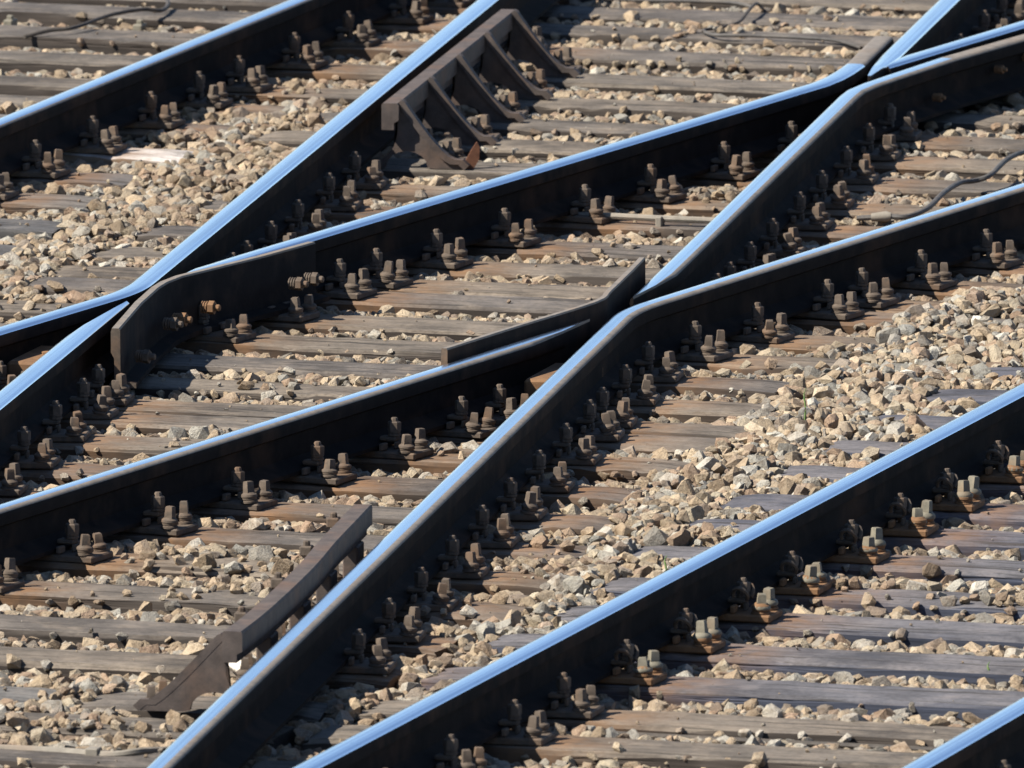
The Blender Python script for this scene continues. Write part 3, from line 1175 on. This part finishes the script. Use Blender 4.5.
# which stones show largest
scale_px = FPX / (DIST + ST[:, 1])
size_px = ST[:, 3] * 2 * scale_px
pp = np.array([project(a, b, c) for a, b, c in ST[:, :3]])
vis = (pp[:, 0] > 4) & (pp[:, 0] < 1020) & (pp[:, 1] > 4) & (pp[:, 1] < 764)
ixs = ((ST[:, 0] - X0) / CS).astype(int)
iys = ((ST[:, 1] - Y0) / CS).astype(int)
vis &= ST[:, 4] > Hf[ixs, iys] - .008
for path in RAILS:
    P = np.array(path)
    P = P[np.argsort(P[:, 1])]
    # y of the rail at the stone's x
    for a, b in zip(P, P[1:]):
        lo, hi = min(a[0], b[0]), max(a[0], b[0])
        if hi - lo < 1e-6:
            continue
        inside = (ST[:, 0] >= lo) & (ST[:, 0] <= hi)
        yr = a[1] + (b[1] - a[1]) * (ST[:, 0] - a[0]) / (b[0] - a[0])
        dy = ST[:, 1] - yr
        hidden = inside & (dy > -.12) & (dy < (.20 - ST[:, 2]) / .148)
        vis &= ~hidden
rank = np.argsort(-np.where(vis, size_px, 0))
hero = rank[:300]
is_hero = np.zeros(len(ST), bool)
is_hero[hero] = True

bed = empty('ballast_bed', (0, 0, 0))
tag(bed, kind='structure')


def set_mesh(me, V, F, tone):
    me.vertices.add(len(V))
    me.vertices.foreach_set('co', V.astype(np.float32).ravel())
    me.loops.add(len(F) * 3)
    me.loops.foreach_set('vertex_index', F.astype(np.int32).ravel())
    me.polygons.add(len(F))
    me.polygons.foreach_set('loop_start', np.arange(0, len(F) * 3, 3, dtype=np.int32))
    at = me.attributes.new('tone', 'FLOAT_COLOR', 'POINT')
    at.data.foreach_set('color', tone.astype(np.float32).ravel())
    me.materials.append(M['stone'])
    me.update(calc_edges=True)
    me.validate()
    me.shade_flat()


rest = np.where(~is_hero)[0]
rot = rand_rot(len(rest))
ton = tones(len(rest), ST[rest, 0], ST[rest, 1])
Vs, Fs, Ts, base_i = [], [], [], 0
which = RNG.integers(0, len(VAR), len(rest))
for k, i in enumerate(rest):
    V, F = VAR[which[k]]
    x, y, z, r = ST[i, :4]
    sc = np.array([1.12, .95, .72]) * r * RNG.uniform(.88, 1.12, 3)
    v = (V * sc) @ rot[k].T
    v[:, 2] *= .86
    Vs.append(v + (x, y, z))
    Fs.append(F + base_i)
    Ts.append(np.repeat(ton[k:k + 1], len(V), 0))
    base_i += len(V)
me = bpy.data.meshes.new('loose_ballast')
set_mesh(me, np.concatenate(Vs), np.concatenate(Fs), np.concatenate(Ts))
tag(link('loose_ballast', me, bed), kind='stuff')
print('stones', len(ST), 'triangles', len(me.polygons))

big_me = []
for k, (V, F) in enumerate(BIG):
    me = bpy.data.meshes.new('stone')
    tn = tones(1)
    tn[0, 0] = (k + .5) / len(BIG)
    set_mesh(me, V, F, np.repeat(tn, len(V), 0))
    big_me.append(me)
hr = rand_rot(300)
for k, i in enumerate(hero):
    x, y, z, r = ST[i, :4]
    o = link('stone', big_me[RNG.integers(0, len(big_me))], bed)
    m3 = Matrix([list(row) for row in hr[k]]).to_4x4()
    sc = Matrix.Diagonal((*(np.array([1.1, .95, .74]) * r * RNG.uniform(.9, 1.1, 3)), 1))
    o.matrix_local = Matrix.Translation((x, y, z)) @ m3 @ sc

# ------------------------------------------------------------------ cables, pipes, strays
def tube_thing(name, label, cat, pts, r, mat, n=6, seg=8):
    p = spline(pts, n)
    bm = bmesh.new()
    tube(bm, p, r, seg)
    o = link(name, mesh_from(bm, name, M[mat], 40))
    tag(o, label, cat)
    return o


c = tube_thing('cable', 'thick dark cable curling over sleepers at the upper right edge', 'cable',
               [(1.06, 4.56, .02), (1.16, 4.54, .028), (1.215, 4.54, .028), (1.279, 4.67, .036), (1.335, 4.95, .045), (1.39, 5.21, .04), (1.44, 5.30, .035), (1.486, 5.346, .045),
                (1.55, 5.62, .06), (1.63, 5.88, .05), (1.75, 6.0, .03), (2.1, 6.2, -.02)], .0085, 'cable')
bm = bmesh.new()
tube(bm, [(1.105, 4.55, .024), (1.15, 4.542, .028), (1.165, 4.54, .028)], [.013, .017, .012], 10)
link('cable_end', mesh_from(bm, 'cable_end', M['pipe'], 40), c)


def conduit(label, pts, r, clips, mat='pipe'):
    o = tube_thing('conduit_pipe', label, 'conduit', pts, r, mat)
    for (x, y, z, s) in clips:
        bm = bmesh.new()
        box(bm, -.02 * s, .02 * s, -.02, .02, -.03, .022, .003)
        link('pipe_clip', mesh_from(bm, 'pipe_clip', M['pipe'], 30), o, (x, y, z), sleeper_rot)
    return o


conduit('thin grey pipe with a clip lying along the bottom left edge', [(-1.8, -5.17, .0), (-1.362, -5.27, .0), (-1.178, -5.325, .0), (-1.046, -5.385, 0), (-.97, -5.36, .005), (-.90, -5.25, -.01), (-.86, -5.1, -.03)],
        .011, [(-1.09, -5.365, -.005, .9)])
conduit('thin strip pipe clipped to the front of a bottom left sleeper',
        [(-1.75, -4.69, -.022), (-1.347, -4.812, -.022), (-1.036, -4.906, -.024), (-.80, -4.976, -.022)], .009, [(-1.036, -4.912, -.025, 1.0)], 'strap')
conduit('grey pipe with a coupling lying on a sleeper right of centre', [(.20, 4.64, .018), (.289, 4.60, .022), (.47, 4.535, .022), (.623, 4.49, .022), (.76, 4.45, .015)],
        .010, [(.455, 4.535, .008, .5)])
conduit('thin pipe clipped to the front of a sleeper at the bottom centre', [(.16, -4.885, -.02), (.492, -4.985, -.022), (.959, -5.125, -.022), (1.3, -5.225, -.022)],
        .008, [(.20, -4.905, -.025, .8)], 'strap')
tube_thing('cable', 'thin dark cable along the sleeper at the top edge', 'cable', [(.1, 9.95, .0), (.259, 9.90, .012), (.425, 9.84, .012), (.624, 9.80, .014), (.75, 9.76, .012), (.85, 9.70, -.01)], .007, 'cable')
tube_thing('cable_tie', 'short black strap standing up between sleepers near the top right', 'strap', [(.83, 9.72, .0), (.808, 9.58, .035), (.779, 9.42, .03), (.744, 9.27, .012), (.667, 9.14, .01), (.634, 9.09, .012), (.627, 9.03, .012)],
           .0055, 'strap')
tube_thing('hose', 'flat dark hose lying along a sleeper near the top right crossing', 'hose', [(.627, 9.05, .012), (.66, 8.96, .012), (.72, 8.93, .014), (.82, 8.915, .014), (.95, 8.87, .014), (1.06, 8.83, .01), (1.14, 8.8, -.01)], .006, 'cable')
tube_thing('strap', 'dark twisted strap across the sleepers in the top left corner', 'strap',
           [(-1.60, 9.0, .0), (-1.517, 9.05, .015), (-1.436, 9.09, .02), (-1.326, 9.32, .03), (-1.22, 9.47, .03), (-1.16, 9.52, .02), (-1.14, 9.70, .02), (-1.16, 9.9, .03)], .007, 'strap')
for x, y, lab in ((-1.655, 9.36, 'pale sleeper clip at the left end of the top left corner'), (-1.225, 9.24, 'pale sleeper clip beside the dark strap at top left')):
    bm = bmesh.new()
    box(bm, -.016, .016, -.03, .03, -.06, .012, .004)
    box(bm, -.024, .024, -.045, -.028, -.075, -.05, .003)
    lathe(bm, [(.012, .012), (.012, .022), (.008, .025)], seg=6)
    tag(link('sleeper_clip', mesh_from(bm, 'sleeper_clip', M['new_screw'], 30), None, (x, y, 0), sleeper_rot), lab, 'clip')

# rust-red broken plate leaning by the first bracket
bm = bmesh.new()
pl = [(-.035, 0), (.010, -.004), (.034, .03), (.040, .075), (.030, .098), (.008, .070), (-.018, .03)]
a = [bm.verts.new((x, -.006, z)) for x, z in pl]
b = [bm.verts.new((x, .006, z)) for x, z in pl]
bm.faces.new(a)
bm.faces.new(b[::-1])
for k in range(len(pl)):
    bm.faces.new((a[k], b[k], b[(k + 1) % len(pl)], a[(k + 1) % len(pl)]))
o = link('rusty_plate', mesh_from(bm, 'rusty_plate', M['rust_red']), None, (-.130, 5.83, .0), R(12))
o.scale = (.8, 1, .85)
o.rotation_euler[0] = R(-14)
tag(o, 'small rust red broken plate leaning by the lowest cast bracket', 'scrap plate')

# white stone by the lower check rail
V, F = BIG[7]
me = bpy.data.meshes.new('white_stone')
set_mesh(me, V, F, np.repeat(np.array([[1.0, 0, 2.0, 1]]), len(V), 0))
o = link('white_stone', me, None, (-.722, -4.06, .028))
o.scale = (.048, .06, .042)
o.rotation_euler = (.3, .5, .8)
tag(o, 'bright white stone between the lower check rail and the steep rail', 'stone')

for (x, y, z, hh, lab) in ((.842, .42, .02, .085, 'single green grass blade growing among stones right of centre'), (.421, -2.40, .0, .06, 'small green grass blade by the front right rail'),
                           (1.272, -3.98, -.03, .05, 'tiny grass blade between sleepers near the right edge')):
    bm = bmesh.new()
    pts = [(0, 0, -.02), (.002, 0, hh * .4), (-.002, .003, hh * .75), (.004, .006, hh)]
    tube(bm, spline(pts, 3), [.0028] * 6 + [.0022, .0016, .0010, .0006], 5)
    tag(link('grass_blade', mesh_from(bm, 'grass_blade', M['grass'], 60), None, (x, y, z)), lab, 'grass blade')
